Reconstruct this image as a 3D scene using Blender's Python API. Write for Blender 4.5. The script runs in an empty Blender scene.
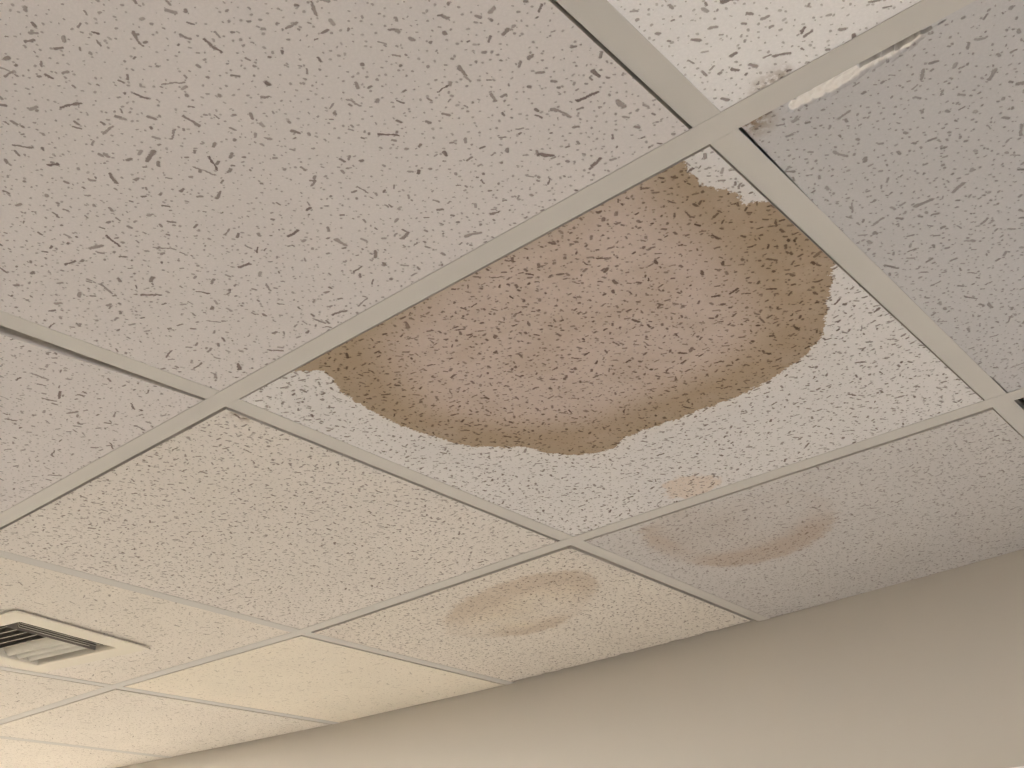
import bpy, bmesh, math, random
from mathutils import Vector, Matrix, noise

# ------------------------------------------------------------------ camera
S = 0.61                      # ceiling module (2 ft)
HC = 2.44                     # underside of the ceiling grid
F_PX = 1062.06
CAM = Vector((0.26412, -0.56230, HC - 0.53508))
RIGHT = Vector((0.75510176, 0.65460367, -0.03626794))
DOWN = Vector((-0.33872763, 0.34217104, -0.87646025))
FWD = Vector((-0.56132426, 0.67410163, 0.48010631))

scene = bpy.context.scene
C = scene.collection
cd = bpy.data.cameras.new('camera')
cam = bpy.data.objects.new('camera', cd)
C.objects.link(cam)
cd.sensor_width = 36.0
cd.lens = F_PX / 1024 * 36.0
cd.clip_start = 0.01
m = Matrix((( RIGHT.x, -DOWN.x, -FWD.x, CAM.x),
            ( RIGHT.y, -DOWN.y, -FWD.y, CAM.y),
            ( RIGHT.z, -DOWN.z, -FWD.z, CAM.z),
            (0, 0, 0, 1)))
cam.matrix_world = m
scene.camera = cam

# ------------------------------------------------------------------ light and exposure
scene.view_settings.view_transform = 'Standard'
scene.view_settings.look = 'None'
scene.view_settings.gamma = 1.0
scene.view_settings.use_curve_mapping = False
scene.view_settings.exposure = 0.32
SKY = 9.0                     # overcast daylight outside the window
W_LAMP = 48.0                  # added warm ceiling light panels, unseen
world = bpy.data.worlds.new('overcast_sky')
scene.world = world
world.use_nodes = True
bg = world.node_tree.nodes['Background']
bg.inputs['Color'].default_value = (0.90, 0.94, 1.0, 1)
bg.inputs['Strength'].default_value = SKY
scene.cycles.max_bounces = 10
scene.cycles.diffuse_bounces = 6

# room box (metres)
X0, X1 = -6 * S, 7 * S        # left / right wall
Y0 = -5 * S                   # wall behind the camera
DECK = HC + 0.26
# added window in the right wall
WY0, WY1, WZ0, WZ1 = -1.75, 0.25, 0.75, 2.15
ld = bpy.data.lights.new('window_portal', 'AREA')
ld.shape = 'RECTANGLE'; ld.size = WY1 - WY0; ld.size_y = WZ1 - WZ0
ld.cycles.is_portal = True
lp = bpy.data.objects.new('window_portal', ld); C.objects.link(lp)
lp.location = (X1 + 0.11, (WY0 + WY1) / 2, (WZ0 + WZ1) / 2)
lp.rotation_euler = (math.radians(90), 0, math.radians(90))

random.seed(7)

# ------------------------------------------------------------------ pixel -> ceiling plane
def ray(px, py):
    return RIGHT * ((px - 512) / F_PX) + DOWN * ((py - 384) / F_PX) + FWD
def px_ceiling(px, py, z=HC):
    d = ray(px, py)
    t = (z - CAM.z) / d.z
    p = CAM + d * t
    return p.x, p.y

# ------------------------------------------------------------------ node helpers
def srgb(r, g, b):
    def f(c):
        c /= 255.0
        return c / 12.92 if c <= 0.04045 else ((c + 0.055) / 1.055) ** 2.4
    return (f(r), f(g), f(b), 1.0)

class NT:
    def __init__(self, name):
        self.m = bpy.data.materials.new(name)
        self.m.use_nodes = True
        self.t = self.m.node_tree
        self.b = self.t.nodes['Principled BSDF']
    def n(self, typ, **kw):
        o = self.t.nodes.new(typ)
        for k, v in kw.items():
            setattr(o, k, v)
        return o
    def link(self, a, b):
        self.t.links.new(a, b)
    def put(self, sock, v):
        if isinstance(v, (int, float)):
            sock.default_value = v
        elif isinstance(v, (tuple, list)):
            sock.default_value = v
        else:
            self.link(v, sock)
    def math(self, op, a, b=None, c=None, clamp=False):
        o = self.n('ShaderNodeMath', operation=op, use_clamp=clamp)
        self.put(o.inputs[0], a)
        if b is not None: self.put(o.inputs[1], b)
        if c is not None: self.put(o.inputs[2], c)
        return o.outputs[0]
    def vmath(self, op, a, b=None, scale=None):
        o = self.n('ShaderNodeVectorMath', operation=op)
        self.put(o.inputs[0], a)
        if b is not None: self.put(o.inputs[1], b)
        if scale is not None: self.put(o.inputs['Scale'], scale)
        return o.outputs[0]
    def smooth(self, x, lo, hi, a=0.0, b=1.0):
        o = self.n('ShaderNodeMapRange', interpolation_type='SMOOTHSTEP')
        self.put(o.inputs['Value'], x)
        self.put(o.inputs['From Min'], lo); self.put(o.inputs['From Max'], hi)
        self.put(o.inputs['To Min'], a); self.put(o.inputs['To Max'], b)
        return o.outputs['Result']
    def mix(self, fac, a, b, blend='MIX'):
        o = self.n('ShaderNodeMix', data_type='RGBA', blend_type=blend)
        self.put(o.inputs[0], fac)
        self.put(o.inputs[6], a); self.put(o.inputs[7], b)
        return o.outputs[2]
    def noise(self, vec, scale, detail=2.0, rough=0.5, dims='2D'):
        o = self.n('ShaderNodeTexNoise', noise_dimensions=dims)
        if vec is not None: self.link(vec, o.inputs['Vector'])
        o.inputs['Scale'].default_value = scale
        o.inputs['Detail'].default_value = detail
        o.inputs['Roughness'].default_value = rough
        return o
    def attr(self, name):
        return self.n('ShaderNodeAttribute', attribute_name=name).outputs['Fac']
    def bump(self, h, dist, strength=1.0, normal=None):
        o = self.n('ShaderNodeBump')
        o.inputs['Strength'].default_value = strength
        o.inputs['Distance'].default_value = dist
        self.link(h, o.inputs['Height'])
        if normal is not None: self.link(normal, o.inputs['Normal'])
        return o.outputs['Normal']

def plain(name, col, rough=0.5, metallic=0.0, var=0.04, nscale=30, bump=0.0):
    q = NT(name)
    co = q.n('ShaderNodeTexCoord').outputs['Object']
    nz = q.noise(co, nscale, 4, 0.6, '3D').outputs['Fac']
    f = q.math('MULTIPLY_ADD', nz, 2 * var, 1 - var)
    o = q.n('ShaderNodeMix', data_type='RGBA', blend_type='MULTIPLY')
    o.inputs[0].default_value = 1.0
    o.inputs[6].default_value = col
    cc = q.n('ShaderNodeCombineColor')
    for i in range(3): q.link(f, cc.inputs[i])
    q.link(cc.outputs[0], o.inputs[7])
    q.link(o.outputs[2], q.b.inputs['Base Color'])
    q.b.inputs['Roughness'].default_value = rough
    q.b.inputs['Metallic'].default_value = metallic
    if bump > 0:
        q.link(q.bump(q.noise(co, nscale * 6, 3, 0.6, '3D').outputs['Fac'], bump), q.b.inputs['Normal'])
    return q.m

def strokes(q, p, cell, lmin, lmax, wmin, wmax, prob, wig, wigscale, soft=0.35, spread=1.0):
    """mask of randomly turned worm-shaped pits, one per Voronoi cell (metres)"""
    nz = q.noise(p, wigscale, 4, 0.72)
    off = q.vmath('SCALE', q.vmath('SUBTRACT', nz.outputs['Color'], (0.5, 0.5, 0.5)), scale=wig * 2)
    p2 = q.vmath('ADD', p, off)
    v = q.n('ShaderNodeTexVoronoi', voronoi_dimensions='2D', feature='F1')
    q.link(p2, v.inputs['Vector'])
    v.inputs['Scale'].default_value = 1.0 / cell
    v.inputs['Randomness'].default_value = 0.92
    d = q.vmath('SUBTRACT', p2, v.outputs['Position'])
    sp = q.n('ShaderNodeSeparateXYZ'); q.link(d, sp.inputs[0])
    sc = q.n('ShaderNodeSeparateColor'); q.link(v.outputs['Color'], sc.inputs[0])
    ang = q.math('MULTIPLY', q.math('SUBTRACT', sc.outputs[0], 0.5), math.pi * spread)
    ca = q.math('COSINE', ang); sa = q.math('SINE', ang)
    dx = q.math('ADD', q.math('MULTIPLY', sp.outputs[0], ca), q.math('MULTIPLY', sp.outputs[1], sa))
    dy = q.math('SUBTRACT', q.math('MULTIPLY', sp.outputs[1], ca), q.math('MULTIPLY', sp.outputs[0], sa))
    g2 = q.math('MULTIPLY', sc.outputs[1], sc.outputs[1])
    L = q.math('MULTIPLY_ADD', g2, lmax - lmin, lmin)
    ax = q.math('MAXIMUM', q.math('SUBTRACT', q.math('ABSOLUTE', dx), L), 0.0)
    dist = q.math('SQRT', q.math('ADD', q.math('MULTIPLY', ax, ax), q.math('MULTIPLY', dy, dy)))
    w = q.math('MULTIPLY_ADD', q.math('FRACT', q.math('MULTIPLY', sc.outputs[2], 7.31)), wmax - wmin, wmin)
    w = q.math('MULTIPLY', w, q.math('MULTIPLY_ADD', nz.outputs['Fac'], 1.3, 0.35))
    r = q.math('DIVIDE', dist, w)
    msk = q.smooth(r, 1 - soft, 1 + soft, 1.0, 0.0)
    keep = q.math('LESS_THAN', sc.outputs[2], prob)
    depth = q.math('MULTIPLY_ADD', q.math('FRACT', q.math('MULTIPLY', sc.outputs[1], 5.17)), 0.35, 0.68)
    return q.math('MULTIPLY', q.math('MULTIPLY', msk, keep), depth)

HOLE = srgb(118, 98, 90)  # dark tint that paints in the shade inside the pits
def tile_material(name, base, hole=HOLE, fiss=1.0, fleck=1.0, pin=1.0, stain=None, yellow=0.0, core=False,
                  fl=(0.0012, 0.0085), fw=(0.0007, 0.0016), fcell=0.034, fprob=0.85, kcell=0.0155, kl=(0.0004, 0.0028)):
    q = NT(name)
    tc = q.n('ShaderNodeTexCoord').outputs['Object']
    rnd = q.n('ShaderNodeObjectInfo').outputs['Random']
    sh = q.n('ShaderNodeCombineXYZ')
    q.link(q.math('MULTIPLY', rnd, 37.0), sh.inputs[0]); q.link(q.math('MULTIPLY', rnd, 91.0), sh.inputs[1])
    p = q.vmath('ADD', tc, sh.outputs[0])
    a = strokes(q, p, fcell, fl[0], fl[1], fw[0], fw[1], fprob, 0.0030, 80)
    b = strokes(q, q.vmath('ADD', p, (3.3, 1.7, 0)), kcell, kl[0], kl[1], 0.0007, 0.0014, 0.8, 0.0011, 170)
    c = strokes(q, q.vmath('ADD', p, (7.1, 5.9, 0)), 0.0066, 0.0, 0.0007, 0.0004, 0.0010, 0.8, 0.0007, 300)
    a = q.math('MULTIPLY', a, fiss, clamp=True)
    b = q.math('MULTIPLY', b, 0.85 * fleck, clamp=True)
    c = q.math('MULTIPLY', c, 0.60 * pin, clamp=True)
    h = q.math('MAXIMUM', q.math('MAXIMUM', a, b), c)
    # painted mineral fibre board: slight blotches and grain
    big = q.noise(p, 7, 3, 0.55).outputs['Fac']
    fine = q.noise(p, 420, 3, 0.65).outputs['Fac']
    val = q.math('ADD', q.math('MULTIPLY_ADD', big, 0.10, 0.95), q.math('MULTIPLY_ADD', fine, 0.16, -0.08))
    cc = q.n('ShaderNodeCombineColor')
    for i in range(3): q.link(val, cc.inputs[i])
    col = q.mix(1.0, base, cc.outputs[0], 'MULTIPLY')
    if stain:
        st = stain
        so = q.attr('stain_out'); si = q.attr('stain_in')
        rag = q.noise(p, st.get('rag', 70), 4, 0.62).outputs['Fac']
        rag2 = q.noise(p, st.get('rag', 70) * 4, 2, 0.6).outputs['Fac']
        amp = st.get('amp', 0.012)
        s2 = q.math('ADD', so, q.math('MULTIPLY_ADD', rag, amp, -amp / 2))
        s2 = q.math('ADD', s2, q.math('MULTIPLY_ADD', rag2, amp * .5, -amp * .25))
        e = st.get('edge', 0.001)
        mk = q.smooth(s2, -e, e)
        if st.get('k'): mk = q.math('MULTIPLY', mk, q.attr('stain_weight'), clamp=True)
        cl = q.noise(p, 16, 4, 0.6).outputs['Fac']
        t2 = q.math('ADD', si, q.math('MULTIPLY_ADD', cl, 0.05, -0.025))
        rim = q.smooth(t2, -st.get('rw', 0.020), st.get('rw2', 0.05), 1.0, 0.0)
        rim = q.math('MULTIPLY', rim, q.math('MULTIPLY_ADD', cl, 0.7, 0.62), clamp=True)
        inner = q.mix(q.smooth(cl, 0.35, 0.7), st['inner'], st['inner2'])
        sc = q.mix(rim, inner, st['rim'])
        # thin darker tide line just inside the edge
        tide = q.math('MULTIPLY', q.smooth(s2, 0.0, 0.002), q.smooth(s2, 0.003, 0.010, 1.0, 0.0))
        sc = q.mix(q.math('MULTIPLY', tide, st.get('tide', 0.35)), sc, st['rim'])
        tint = q.mix(q.math('MULTIPLY', mk, st.get('str', 1.0)), (1, 1, 1, 1), sc)
        col = q.mix(1.0, col, tint, 'MULTIPLY')
        if st.get('spot'):
            sp = q.attr('stain_spot')
            sp2 = q.math('ADD', sp, q.math('MULTIPLY_ADD', rag, .03, -.015))
            smk = q.math('MULTIPLY', q.smooth(sp2, -.004, .006), q.math('MULTIPLY_ADD', rag2, .8, .3), clamp=True)
            col = q.mix(smk, col, q.mix(1.0, col, srgb(250, 235, 220), 'MULTIPLY'))
    if core:
        cm = q.attr('chip')
        col = q.mix(q.smooth(cm, 0.35, 0.65), col, srgb(250, 246, 241))
        h = q.math('MULTIPLY', h, q.smooth(cm, 0.3, 0.6, 1.0, 0.0))
    if core: col = q.mix(q.attr('crack_shade'), col, srgb(72, 62, 58))  # crack coloured near black, its shade painted in
    dm = q.attr('dirt')
    dn = q.noise(p, 130, 3, 0.7).outputs['Fac']
    col = q.mix(q.math('MULTIPLY', dm, q.smooth(dn, 0.25, 0.6), clamp=True), col, srgb(140, 118, 92))
    col = q.mix(h, col, q.mix(0.8, col, hole, 'MULTIPLY') if not stain else q.mix(0.85, col, hole, 'MULTIPLY'))
    q.link(col, q.b.inputs['Base Color'])
    q.b.inputs['Roughness'].default_value = 0.93
    q.b.inputs['Specular IOR Level'].default_value = 0.15
    hh = q.math('SUBTRACT', q.math('MULTIPLY', fine, 0.10), h)
    q.link(q.bump(hh, 0.0016, 0.7), q.b.inputs['Normal'])
    return q.m

OLD = srgb(224, 219, 218)
M_tile = tile_material('fissured_tile_paint', OLD, fiss=1.0)
M_tile_far = tile_material('fissured_tile_cream', srgb(232, 225, 216), fiss=.8, fleck=.8)
M_tile_new = tile_material('fissured_tile_white', srgb(247, 245, 245), fiss=1.0)
M_tile_grey = tile_material('fissured_tile_grey', srgb(203, 201, 202), fiss=.75, fleck=.8, core=True)
M_tile_clean = tile_material('fissured_tile_pale', srgb(239, 231, 217), fiss=.5, fleck=.5, pin=.5)
DENSE = dict(fcell=0.021, fl=(0.0005, 0.0046), fw=(0.0007, 0.0015), fprob=.9, kcell=0.0115)
M_tile_dense = tile_material('fissured_tile_dense', srgb(229, 223, 217), fiss=.95, **DENSE)
M_big = tile_material('fissured_tile_soaked', srgb(228, 225, 224), fiss=1.0, hole=srgb(118, 98, 86), stain=dict(
    inner=srgb(230, 216, 207), inner2=srgb(219, 204, 192), rim=srgb(194, 176, 153), spot=True, tide=.45), **DENSE)
M_arc = tile_material('fissured_tile_tide_mark', srgb(208, 204, 202), fiss=.7, fleck=.7, stain=dict(
    inner=srgb(249, 246, 243), inner2=srgb(245, 241, 237), rim=srgb(238, 226, 215), edge=.010, amp=.03, rw=.006, rw2=.03, tide=.25, str=1.0, k=True), **DENSE)
M_blot = tile_material('fissured_tile_blotched', srgb(229, 222, 213), fiss=.8, stain=dict(
    inner=srgb(251, 247, 238), inner2=srgb(242, 236, 229), rim=srgb(235, 227, 219), edge=.008, amp=.03, rw=.008, rw2=.02, tide=.6, str=1.0, k=True), **DENSE)
M_core = plain('board_core', srgb(214, 206, 197), 0.95, 0, .08, 120)
M_tee = plain('painted_steel', srgb(207, 203, 198), 0.55, 0.0, 0.03, 14)
M_wall = plain('painted_wall', srgb(186, 179, 169), 0.85, 0.0, 0.02, 3, 0.0004)
M_cream = plain('cream_wall', srgb(236, 228, 210), 0.85, 0.0, 0.02, 3, 0.0004)
M_floor = plain('carpet', srgb(118, 114, 110), 0.95, 0.0, 0.15, 90, 0.002)
M_deck = plain('brown_deck', srgb(96, 62, 52), 0.9, 0.0, 0.2, 5)
M_white = plain('gloss_white_paint', srgb(236, 232, 226), 0.4)
M_vent = plain('vent_enamel', srgb(226, 218, 202), 0.45, 0, .02)
M_duct = plain('duct_grey', srgb(60, 58, 55), 0.6, 0.2)
M_blade = plain('blade_enamel', srgb(205, 200, 188), 0.4)
M_knob = plain('brushed_metal', srgb(170, 165, 155), 0.3, 0.9)
q = NT('window_glass')
tr = q.n('ShaderNodeBsdfTransparent'); gl = q.n('ShaderNodeBsdfGlossy'); gl.inputs['Roughness'].default_value = 0.02
mx = q.n('ShaderNodeMixShader'); mx.inputs[0].default_value = 0.06
q.link(tr.outputs[0], mx.inputs[1]); q.link(gl.outputs[0], mx.inputs[2])
q.link(mx.outputs[0], q.t.nodes['Material Output'].inputs[0]); M_glass = q.m
q = NT('lit_diffuser'); em = q.b
em.inputs['Base Color'].default_value = (0.9, 0.9, 0.9, 1)
em.inputs['Emission Color'].default_value = (1.0, 0.975, 0.93, 1)
em.inputs['Emission Strength'].default_value = W_LAMP
M_lit = q.m

# ------------------------------------------------------------------ mesh helpers
def obj(name, bm, mat, parent=None, loc=None):
    me = bpy.data.meshes.new(name)
    bmesh.ops.recalc_face_normals(bm, faces=bm.faces[:])
    bm.to_mesh(me); bm.free()
    me.materials.append(mat)
    o = bpy.data.objects.new(name, me); C.objects.link(o)
    if loc is not None: o.location = loc
    if parent is not None: o.parent = parent
    return o
def box(bm, a, b):
    x0, y0, z0 = a; x1, y1, z1 = b
    vs = [bm.verts.new(c) for c in ((x0,y0,z0),(x1,y0,z0),(x1,y1,z0),(x0,y1,z0),(x0,y0,z1),(x1,y0,z1),(x1,y1,z1),(x0,y1,z1))]
    for f in ((0,3,2,1),(4,5,6,7),(0,1,5,4),(1,2,6,5),(2,3,7,6),(3,0,4,7)):
        bm.faces.new([vs[i] for i in f])
def boxes(*bs):
    bm = bmesh.new()
    for a, b in bs: box(bm, a, b)
    return bm
def struct(o, label=None):
    o['kind'] = 'structure'
    if label: o['label'] = label
    return o
def tag(o, label, cat, group=None):
    o['label'] = label; o['category'] = cat
    if group: o['group'] = group
    return o
def empty(name, loc, rz=0.0):
    o = bpy.data.objects.new(name, None); C.objects.link(o)
    o.location = loc; o.rotation_euler = (0, 0, rz); o.empty_display_size = 0.05
    return o

# ------------------------------------------------------------------ room shell
def wall_y(x):
    """far wall, slightly bowed"""
    u = -x / S
    if u < -0.6: u = -0.6
    if u > 4.4: u = 4.4
    return S * (1.985 - 0.030 * (u - 2.05) ** 2)

DX0, DX1, DH = -0.185, 0.63, 2.042     # door opening in the far wall
bm = bmesh.new()
def wall_col(xa, xb, z0, z1):
    """slab of the far wall between two stations"""
    ya, yb = wall_y(xa), wall_y(xb)
    vs = [bm.verts.new(c) for c in ((xa,ya,z0),(xb,yb,z0),(xb,yb+.12,z0),(xa,ya+.12,z0),(xa,ya,z1),(xb,yb,z1),(xb,yb+.12,z1),(xa,ya+.12,z1))]
    for f in ((0,3,2,1),(4,5,6,7),(0,1,5,4),(1,2,6,5),(2,3,7,6),(3,0,4,7)):
        bm.faces.new([vs[i] for i in f])
xs = sorted(set([X0 - .12 + i * (X1 - X0 + .24) / 60 for i in range(61)] + [DX0, DX1]))
for xa, xb in zip(xs[:-1], xs[1:]):
    mid = (xa + xb) / 2
    wall_col(xa, xb, DH if DX0 < mid < DX1 else 0.0, DECK)
bmesh.ops.remove_doubles(bm, verts=bm.verts[:], dist=1e-5)
struct(obj('wall_far', bm, M_wall), 'cream painted wall under the stained ceiling')
struct(obj('floor', boxes(((X0-.12, Y0-.12, -.1), (X1+.12, 1.4, 0))), M_floor))
struct(obj('wall_left', boxes(((X0-.12, Y0-.12, 0), (X0, 1.3, DECK))), M_cream))
struct(obj('wall_behind', boxes(((X0, Y0-.12, 0), (X1, Y0, DECK))), M_wall))
struct(obj('wall_right', boxes(((X1, Y0-.12, 0), (X1+.12, WY0, DECK)), ((X1, WY1, 0), (X1+.12, 1.3, DECK)),
                               ((X1, WY0, 0), (X1+.12, WY1, WZ0)), ((X1, WY0, WZ1), (X1+.12, WY1, DECK))), M_wall))
# added window in the right wall, unseen, to light the room
win = struct(obj('added_window', boxes(((X1+.03, WY0, WZ0), (X1+.09, WY0+.05, WZ1)), ((X1+.03, WY1-.05, WZ0), (X1+.09, WY1, WZ1)),
        ((X1+.03, WY0+.05, WZ0), (X1+.09, WY1-.05, WZ0+.05)), ((X1+.03, WY0+.05, WZ1-.05), (X1+.09, WY1-.05, WZ1)),
        ((X1+.04, (WY0+WY1)/2-.02, WZ0+.05), (X1+.08, (WY0+WY1)/2+.02, WZ1-.05))), M_white))
for ya, yb in ((WY0+.05, (WY0+WY1)/2-.02), ((WY0+WY1)/2+.02, WY1-.05)):
    obj('pane', boxes(((X1+.058, ya, WZ0+.05), (X1+.062, yb, WZ1-.05))), M_glass, win)
obj('window_sill', boxes(((X1-.04, WY0-.03, WZ0-.03), (X1, WY1+.03, WZ0))), M_white, win)
# door in the far wall; only the corner of its casing shows
yd = min(wall_y(DX0 - .08), wall_y(DX1 + .08))
door = struct(obj('door_1', boxes(((DX0+.004, yd+.05, .008), (DX1-.004, yd+.09, DH-.004))), M_white))
obj('door_handle', boxes(((DX0+.06, yd-.015, 1.0), (DX0+.075, yd+.05, 1.015)), ((DX0+.06, yd-.03, .995), (DX0+.18, yd-.015, 1.02))), M_knob, door)
cas = boxes(((DX0-.075, yd-.018, 0), (DX0, yd+.012, DH)), ((DX1, yd-.018, 0), (DX1+.075, yd+.012, DH)), ((DX0-.075, yd-.018, DH), (DX1+.075, yd+.012, DH+.079)))
bmesh.ops.bevel(cas, geom=cas.edges[:], offset=.004, segments=2, affect='EDGES')
struct(obj('trim_1', cas, M_white), 'white door casing at the lower right corner')

# ------------------------------------------------------------------ suspended ceiling
ceiling = struct(obj('ceiling', boxes(((X0-.12, Y0-.12, DECK), (X1+.12, 1.4, DECK+.1))), M_deck),
                 'suspended ceiling of square fissured tiles in a white steel grid')
# grid crossings as they lie in the photograph (module units); the rest are regular
NODE = {(0,0): (-.003,-.002), (1,0): (.985,-.002), (1,1): (.999,.995), (0,1): (-.004,.989), (2,1): (2.025,1.018),
        (3,1): (2.955,.972), (1,-1): (1.035,-1.0), (2,0): (1.965,-.003), (4,1): (3.985,.95), (0,-1): (.0,-1.0), (3,0): (2.955,.0)}
VW = 2                                     # last row is cut at the wall
def node(u, v):
    a = NODE.get((u, v), (u, v))
    if v >= VW:
        a = {1: (1.018, 2), 2: (2.05, 2), 3: (2.955, 2), 4: (3.985, 2)}.get(u, (u, 2))
        x = -a[0] * S
        return Vector((x, wall_y(x) + (.0 if v == VW else .0), HC))
    return Vector((-a[0] * S, a[1] * S, HC))
UMIN, UMAX, VMIN = -7, 6, -5
ADDED_LIGHTS = [(4, 0), (2, -1), (4, -2), (-3, 0)]   # cells with an added light panel instead of a tile

HW = 0.012                                 # half the visible flange
def tee(name, a, b, drop=0.0, sag=0.0):
    """inverted T: rolled flange, web and top bulb, between two points on the grid line"""
    d = (b - a); L = d.length; d.normalize()
    prof = [(-HW, .0003), (-HW+.0003, 0), (HW-.0003, 0), (HW, .0003), (HW, .0006), (.0008, .0006), (.0008, .028), (.003, .029), (.003, .036),
            (-.003, .036), (-.003, .029), (-.0008, .028), (-.0008, .0006), (-HW, .0006)]
    n = max(2, int(L / .15))
    bm = bmesh.new(); rings = []
    for i in range(n + 1):
        t = i / n
        z = -drop - sag * 4 * t * (1 - t)
        rings.append([bm.verts.new((t * L, p[0], p[1] + z)) for p in prof])
    for r0, r1 in zip(rings[:-1], rings[1:]):
        for i in range(len(prof)):
            j = (i + 1) % len(prof)
            bm.faces.new((r0[i], r0[j], r1[j], r1[i]))
    bm.faces.new(rings[0]); bm.faces.new(rings[-1][::-1])
    o = obj(name, bm, M_tee)
    o.parent = ceiling
    o.location = a
    o.rotation_euler = (0, 0, math.atan2(d.y, d.x))
    return o
# main runners along the room, one length per crossing pair
for v in range(VMIN + 1, VW):
    for u in range(UMIN, UMAX):
        a, b = node(u, v), node(u + 1, v)
        tee('main_runner', a, b)
# cross tees butt against the runners
for u in range(UMIN + 1, UMAX):
    for v in range(VMIN, VW):
        a, b = node(u, v), node(u, v + 1)
        d = (b - a).normalized()
        a2 = a + d * (HW if v > VMIN else 0); b2 = b - d * (HW if v + 1 < VW else .001)
        tee('cross_tee', a2, b2, drop=-.0002)

def seg_dist(p, poly):
    best = 9e9; inside = False
    x, y = p
    n = len(poly)
    for i in range(n):
        x0, y0 = poly[i]; x1, y1 = poly[(i + 1) % n]
        dx, dy = x1 - x0, y1 - y0
        t = max(0, min(1, ((x - x0) * dx + (y - y0) * dy) / (dx * dx + dy * dy + 1e-18)))
        q = (x0 + t * dx - x) ** 2 + (y0 + t * dy - y) ** 2
        if q < best: best = q
        if (y0 > y) != (y1 > y) and x < (x1 - x0) * (y - y0) / (y1 - y0) + x0: inside = not inside
    d = math.sqrt(best)
    return d if inside else -d
def poly(pts): return [px_ceiling(*p) for p in pts]

BIG_OUT = poly([(270,372),(294,372),(322,371),(334,381),(342,393),(362,406),(389,421),(419,433),(452,443),(472,447),(502,448),(526,447),(542,453),
    (569,456),(596,454),(612,449),(624,439),(643,431),(676,420),(704,409),(727,401),(747,393),(774,378),(801,359),(817,343),(824,331),(827,313),
    (827,299),(832,282),(831,270),(837,262),(800,215),(780,197),(766,201),(747,204),(741,201),(736,194),(726,189),(718,191),(713,186),(701,184),(699,181),(690,173),
    (688,166),(682,160),(682,140),(600,180),(300,345)])
BIG_IN = poly([(368,340),(378,365),(398,392),(419,412),(452,422),(486,428),(522,431),(559,430),(589,428),(619,418),(649,405),(683,390),(717,376),
    (745,358),(765,340),(772,318),(768,300),(758,280),(745,262),(732,245),(715,228),(695,214),(668,190),(655,150),(600,180),(500,235),(420,282)])
SPOT = poly([(662,488),(672,479),(695,475),(718,477),(722,485),(708,494),(685,500),(668,497)])
ARC_OUT = poly([(640,530),(650,548),(672,560),(700,566),(730,567),(760,563),(785,556),(808,546),(826,533),(836,518),(834,502),(815,494),(780,492),(720,500),(670,512)])
ARC_IN = poly([(600,500),(650,535),(680,551),(715,557),(745,553),(775,545),(797,534),(812,519),(822,500),(800,440),(650,450)])
BLOT_OUT = poly([(442,622),(449,634),(470,638),(492,638),(526,635),(556,627),(582,612),(596,595),(599,580),(576,570),(529,575),(486,589),(456,605)])
BLOT_IN = poly([(462,616),(470,630),(492,633),(524,630),(550,622),(572,608),(584,594),(572,582),(540,588),(505,600),(480,612)])

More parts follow.
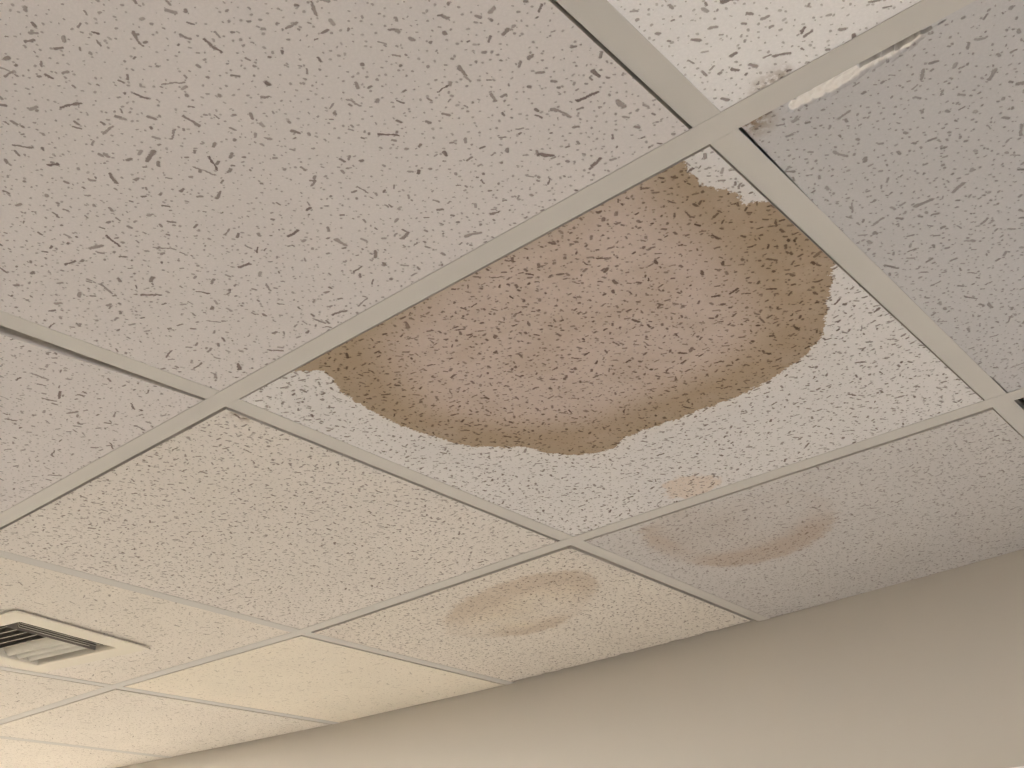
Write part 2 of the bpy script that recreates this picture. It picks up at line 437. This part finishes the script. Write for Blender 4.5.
FACE = 0.0008     # tile face above the flange underside
THK = 0.015
def tile(u, v, mat, nx=1, ny=1, lift=(0, 0, 0, 0), inset=None, attrs=None, hole=None, warp=None, label=None, farcut=.0025):
    """mineral board between crossings (u,v) and (u+1,v+1); lift and inset per corner (u0v0, u1v0, u1v1, u0v1)"""
    c = [node(u, v), node(u + 1, v), node(u + 1, v + 1), node(u, v + 1)]
    cen = sum(c, Vector()) / 4
    OV = 0.0045        # board edge hidden behind the flange
    ins = inset or ((.0131, .0126), (OV, .0126), (OV, OV), (.0131, OV))
    eu = (c[1] - c[0]).normalized(); ev = (c[3] - c[0]).normalized()
    sg = ((1, 1), (-1, 1), (-1, -1), (1, -1))
    k = []
    for i in range(4):
        iv = ins[i][1] if not (v + 1 == VW and i >= 2) else farcut
        k.append(c[i] + eu * sg[i][0] * ins[i][0] + ev * sg[i][1] * iv)
    def P(a, b):
        p = k[0] * (1-a) * (1-b) + k[1] * a * (1-b) + k[2] * a * b + k[3] * (1-a) * b
        if v + 1 == VW:      # follow the bowed wall
            p.y = p.y * 1.0 + b * b * (wall_y(p.x) - farcut * (1 + .5 * noise.noise(Vector((p.x * 40, 0, 0)))) - (k[3].y * (1-a) + k[2].y * a))
        z = lift[0] * (1-a) * (1-b) + lift[1] * a * (1-b) + lift[2] * a * b + lift[3] * (1-a) * b
        return Vector((p.x, p.y, HC + FACE + z))
    bm = bmesh.new()
    ga = nx if isinstance(nx, list) else [i / nx for i in range(nx + 1)]
    gb = ny if isinstance(ny, list) else [i / ny for i in range(ny + 1)]
    lays = {n: bm.verts.layers.float.new(n) for n in (attrs or {})}
    V = []
    for b in gb:
        row = []
        for a in ga:
            w = P(a, b)
            if warp: w = warp(w)
            vv = bm.verts.new(w - cen)
            for n, fn in (attrs or {}).items(): vv[lays[n]] = fn(w.x, w.y)
            row.append(vv)
        V.append(row)
    nb, na = len(gb), len(ga)
    for j in range(nb - 1):
        for i in range(na - 1):
            if hole and hole(sum((V[p][q_].co for p, q_ in ((j, i), (j, i+1), (j+1, i+1), (j+1, i))), Vector()) / 4 + cen): continue
            bm.faces.new((V[j][i], V[j][i+1], V[j+1][i+1], V[j+1][i]))
    for vv in [x for x in bm.verts if not x.link_faces]: bm.verts.remove(vv)
    # sides and back
    be = [e for e in bm.edges if e.is_boundary]
    r = bmesh.ops.extrude_edge_only(bm, edges=be)
    nv = [g for g in r['geom'] if isinstance(g, bmesh.types.BMVert)]
    zt = HC + FACE + THK + max(lift) - cen.z
    for x in nv: x.co.z = zt
    for g in r['geom']:
        if isinstance(g, bmesh.types.BMFace): g.material_index = 1
    ne = [g for g in r['geom'] if isinstance(g, bmesh.types.BMEdge) and all(x in nv for x in g.verts)]
    if not hole: bmesh.ops.contextual_create(bm, geom=ne)
    o = obj('ceiling_tile', bm, mat, ceiling, cen)
    o.data.materials.append(M_core)
    if label: o['label'] = label
    return o

def sdf(pl, lim=.12):
    xs = [p[0] for p in pl]; ys = [p[1] for p in pl]
    x0, x1, y0, y1 = min(xs)-lim, max(xs)+lim, min(ys)-lim, max(ys)+lim
    def f(x, y):
        if x < x0 or x > x1 or y < y0 or y > y1: return -lim
        return max(-lim, seg_dist((x, y), pl))
    return f
def blob(px, py, r):
    cx, cy = px_ceiling(px, py)
    return lambda x, y: max(0.0, 1.0 - math.hypot(x - cx, y - cy) / r)
def wide(base, *bl):
    fs = [blob(*b) for b in bl]
    return lambda x, y: min(1.0, base + 1.2 * max(f(x, y) for f in fs))
def many(*fs): return lambda x, y: max(f(x, y) for f in fs)
def graded(n_edge, d_edge, n_rest):
    a = [i * d_edge / n_edge for i in range(n_edge)]
    return a + [d_edge + i * (1 - d_edge) / n_rest for i in range(n_rest + 1)]

# chipped edge of the grey tile along the runner
CHIP = []
for px, py, r in ((795,106,.006),(806,100,.007),(818,94,.007),(830,88,.008),(842,80,.008),(852,73,.009),(862,66,.009),(876,58,.009),(890,52,.009),(904,44,.008),(914,38,.006)):
    x, y = px_ceiling(px, py); CHIP.append((x, y, r))
CRACK = [(*px_ceiling(px, py), r) for px, py, r in ((862.5,65.5,.0030),(866,63,.0034),(871,60.5,.0034),(876,58,.0036),(881,55,.0036),(886,53,.004),(891,50.5,.004),(897,48,.004),(903,44.5,.0036),(909,41,.003),(915,38,.0026),(921,34,.0022),(930,29.5,.0018),(940,24.5,.0016))]
def chipv(x, y):
    n = .25 * noise.noise(Vector((x * 160, y * 160, 0)))
    return max([max(0, 1.35 - math.hypot(x - a, y - b) / r + n) for a, b, r in CHIP])
D = (.0045, .0045)
def crack_shade(x, y):
    return max([max(0.0, min(1.0, 2.2 * (1.15 - math.hypot(x - a, y - b) / r))) for a, b, r in CRACK])
def chip_warp(w):
    w = w.copy()
    if w.x < .0146:                     # board edge stands off the cross tee at both ends
        t = w.y / S
        w.x += max(0, .0042 * (1 - t / .30)) + (.0024 if .88 < t < .985 else 0)
    c = chipv(w.x, w.y)
    z = min(1.0, c * 1.6) * .0022 if c > .25 else 0
    z *= .7 + .6 * noise.noise(Vector((w.x * 300, w.y * 300, 2)))
    for a, b, r in CRACK:
        d = math.hypot(w.x - a, w.y - b)
        if d < r: z = .012
    return Vector((w.x, w.y, w.z + z))

# air vent position: its square frame lies in the left tile, a little askew
va = Vector((*px_ceiling(16, 608.5), HC)); vb = Vector((*px_ceiling(152, 647), HC))
ax = (vb - va).normalized()                      # towards the wall
VO = 0.290; VI = 0.205                            # outer and opening size
ay = Vector((-ax.y, ax.x, 0))                     # away from the camera, to the left
vc = va + ax * VO / 2 + ay * VO / 2
def vent_hole(p):
    d = p - vc
    return max(abs(d.dot(ax)), abs(d.dot(ay))) < VI / 2 + .010
# joints: (gap past the cross tee at v, at v+1, gap past the runner) in mm; the far sides of the grid show open joints
GAP = {(0,-1): (4, 3, 1), (1,-1): (36, 5, 1), (1,0): (5, 6, 4.5), (0,0): (1.9, 1.7, 2.2), (0,1): (1.5, 1.5, 6), (1,1): (8, 8, 9),
       (2,1): (6, 6, 4), (2,0): (.5, .5, 4), (3,1): (7, 7, 5), (3,0): (4, 4, 4), (-1,-1): (2, 2, 2), (-1,0): (2, 2, 2), (-1,1): (3, 3, 6)}
for u in range(UMIN, UMAX):
    for v in range(VMIN, VW):
        if (u, v) in ADDED_LIGHTS: continue
        key = (u, v)
        g0, g1, gr = [.012 + g / 1000 for g in GAP.get(key, (2, 2, 2))]
        kw = dict(inset=((g0, gr), (.0045, gr), (.0045, .0045), (g1, .0045)), lift=(-.0007, -.0001, random.uniform(0, .0003), -.0001))
        if key == (0, 0):
            tile(u, v, M_big, 170, 170, attrs=dict(stain_out=sdf(BIG_OUT), stain_in=sdf(BIG_IN), stain_spot=sdf(SPOT)),
                 label='white tile with the big brown ragged-edged water stain', **kw)
        elif key == (0, 1):
            tile(u, v, M_arc, 90, 60, attrs=dict(stain_out=sdf(ARC_OUT), stain_in=sdf(ARC_IN), stain_weight=wide(.30, (775,552,.14), (815,540,.12), (740,562,.10), (690,530,.12))),
                 label='grey tile with a faint curved tide mark, cut along the wall', **kw)
        elif key == (1, 1):
            tile(u, v, M_blot, 90, 60, attrs=dict(stain_out=sdf(BLOT_OUT), stain_in=sdf(BLOT_IN), stain_weight=wide(.30, (475,606,.14), (525,630,.08), (555,626,.08), (560,580,.14), (520,585,.10))),
                 farcut=.015, label='tile with pale brown blotches, cut along the wall', **kw)
        elif key == (-1, 0):
            kw['inset'] = (D, (.0110, .0045), (.0110, .0045), D); kw['lift'] = (0, 0, 0, 0)
            tile(u, v, M_tile_grey, 190, graded(36, .06, 70), warp=chip_warp,
                 attrs=dict(chip=chipv, crack_shade=crack_shade, dirt=many(blob(752,123,.022), blob(757,120,.015))),
                 label='grey tile with a chipped white edge along the runner', **kw)
        elif key == (-1, -1):
            tile(u, v, M_tile_new, 60, 60, attrs=dict(dirt=many(blob(768,88,.016), blob(778,80,.014), blob(760,93,.010))),
                 label='bright white tile above the grid crossing', **kw)
        elif key == (0, -1):
            tile(u, v, M_tile, label='large near tile with long dark fissures', **kw)
        elif key == (1, 0):
            tile(u, v, M_tile_dense, 60, 60, attrs=dict(dirt=many(blob(237,413.5,.014), blob(247,419,.010))), **kw)
        elif key == (2, 0):
            tile(u, v, M_tile_far, 90, 90, hole=vent_hole, label='cream tile cut out around the air vent', **kw)
        elif key == (2, 1):
            tile(u, v, M_tile_clean, label='pale clean cream tile beside the wall', **kw)
        elif key == (-1, 1):
            kw['inset'] = (D, (.021, .018), (.009, .0045), D)
            tile(u, v, M_tile_grey, 20, 20, **kw)
        else:
            tile(u, v, M_tile_far if u >= 2 and v >= 0 else M_tile, **kw)

# ------------------------------------------------------------------ added light panels, unseen, to light wall and ceiling
for n, (u, v) in enumerate(ADDED_LIGHTS):
    c = (node(u, v) + node(u + 1, v + 1)) / 2
    e = empty('added_ceiling_light', (c.x, c.y, HC + .0018))
    where = ['close to the far wall, left of the air vent', 'one row before the air vent', 'in the left row, two rows from the far wall', 'close to the far wall, beyond the door'][n]
    tag(e, 'added square ceiling light panel ' + where, 'light', 'added light panels')
    h = .298
    obj('frame', boxes(((-h, -h, 0), (-h+.03, h, .02)), ((h-.03, -h, 0), (h, h, .02)), ((-h+.03, -h, 0), (h-.03, -h+.03, .02)), ((-h+.03, h-.03, 0), (h-.03, h, .02))), M_white, e)
    obj('diffuser', boxes(((-h+.031, -h+.031, .004), (h-.031, h-.031, .008))), M_lit, e)
    obj('housing', boxes(((-h, -h, .021), (h, h, .08))), M_white, e)

# ------------------------------------------------------------------ air vent in the left tile
vent = empty('air_vent', (vc.x, vc.y, HC - .0002), math.atan2(ax.y, ax.x))
tag(vent, 'square white ceiling air vent with curved louvre blades', 'air vent')
def ring(bm, prof):
    """square frame from a profile of (half size, height)"""
    rs = [[bm.verts.new((sx * h, sy * h, z)) for sx, sy in ((-1,-1),(1,-1),(1,1),(-1,1))] for h, z in prof]
    for r0, r1 in zip(rs[:-1], rs[1:]):
        for i in range(4):
            k = (i + 1) % 4
            bm.faces.new((r0[i], r0[k], r1[k], r1[i]))
bm = bmesh.new(); O = VO / 2; I = VI / 2
ring(bm, [(O-.018, .0012), (O-.018, -.0022), (O, -.0022), (O, -.0040), (O-.0015, -.0048), (I+.006, -.0052), (I+.001, -.0046), (I, -.003), (I, .0012), (O-.018, .0012)])
obj('frame', bm, M_vent, vent)
bm = bmesh.new()
ring(bm, [(I-.0008, -.0018), (I-.0008, .060), (I-.002, .060), (I-.002, -.0018), (I-.0008, -.0018)])
obj('throat', bm, M_vent, vent)
obj('damper', boxes(((-I+.003, -I+.003, .055), (I-.003, I-.003, .059))), M_duct, vent)
M_vent_shade = plain('shaded_vent_metal', srgb(122, 116, 109), 0.9, 0, .15, 60)  # darker grey paints shade onto blade backs and rail
def blade(x0, y0, x1, y1, s, depth, mats):
    """curved louvre from (x0,y0) to (x1,y1); its lower edge swings sideways by s"""
    d = Vector((x1 - x0, y1 - y0, 0)); L = d.length; d.normalize(); nrm = Vector((d.y, -d.x, 0))
    bm = bmesh.new(); n = 7; rows = []
    for k in range(n):
        a = math.radians(80 * k / (n - 1))
        o_ = nrm * (s * (1 - math.cos(a))); z = -.0015 + depth * (1 - math.sin(a) / math.sin(math.radians(80)))
        t = nrm * .0009 * (1 if s < 0 else -1)
        st = Vector((x0, y0, 0)); en = Vector((x1, y1, 0)); zz = Vector((0, 0, z))
        rows.append([bm.verts.new(v) for v in (st + o_ + zz, en + o_ + zz, st + o_ + zz - t + Vector((0, 0, .0006)), en + o_ + zz - t + Vector((0, 0, .0006)))])
    back = []
    for r0, r1 in zip(rows[:-1], rows[1:]):
        bm.faces.new((r0[0], r0[1], r1[1], r1[0]))
        back.append(bm.faces.new((r0[2], r1[2], r1[3], r0[3])))
        bm.faces.new((r0[0], r1[0], r1[2], r0[2])); bm.faces.new((r0[1], r0[3], r1[3], r1[1]))
    bm.faces.new((rows[0][0], rows[0][2], rows[0][3], rows[0][1])); bm.faces.new((rows[-1][0], rows[-1][1], rows[-1][3], rows[-1][2]))
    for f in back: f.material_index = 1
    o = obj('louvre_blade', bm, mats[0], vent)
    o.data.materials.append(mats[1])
    for p in o.data.polygons: p.use_smooth = False
    return o
J = I - .003
YN = -J + .046                        # the three blades along the near edge stop here
for k in range(4):
    y = -J + .010 + k * .0105
    blade(-J + .004 + k * .007, y, J - .004 - k * .007, y, .010, .018, (M_blade, M_vent_shade))
# thin rail that carries the cross blades
obj('rail', boxes(((-J, YN, -.0012), (J, YN + .0012, .012))), M_vent_shade, vent)
for k in range(5):                    # left half throws to the left
    x = -J + .024 + k * .0205
    blade(x, YN + .002, x, J, -.016, .022, (M_blade, M_vent_shade))
for k in range(3):                    # right half throws to the right
    x = .022 + k * .0235
    blade(x, YN + .002, x, J, .016, .017, (M_blade, M_vent_shade))
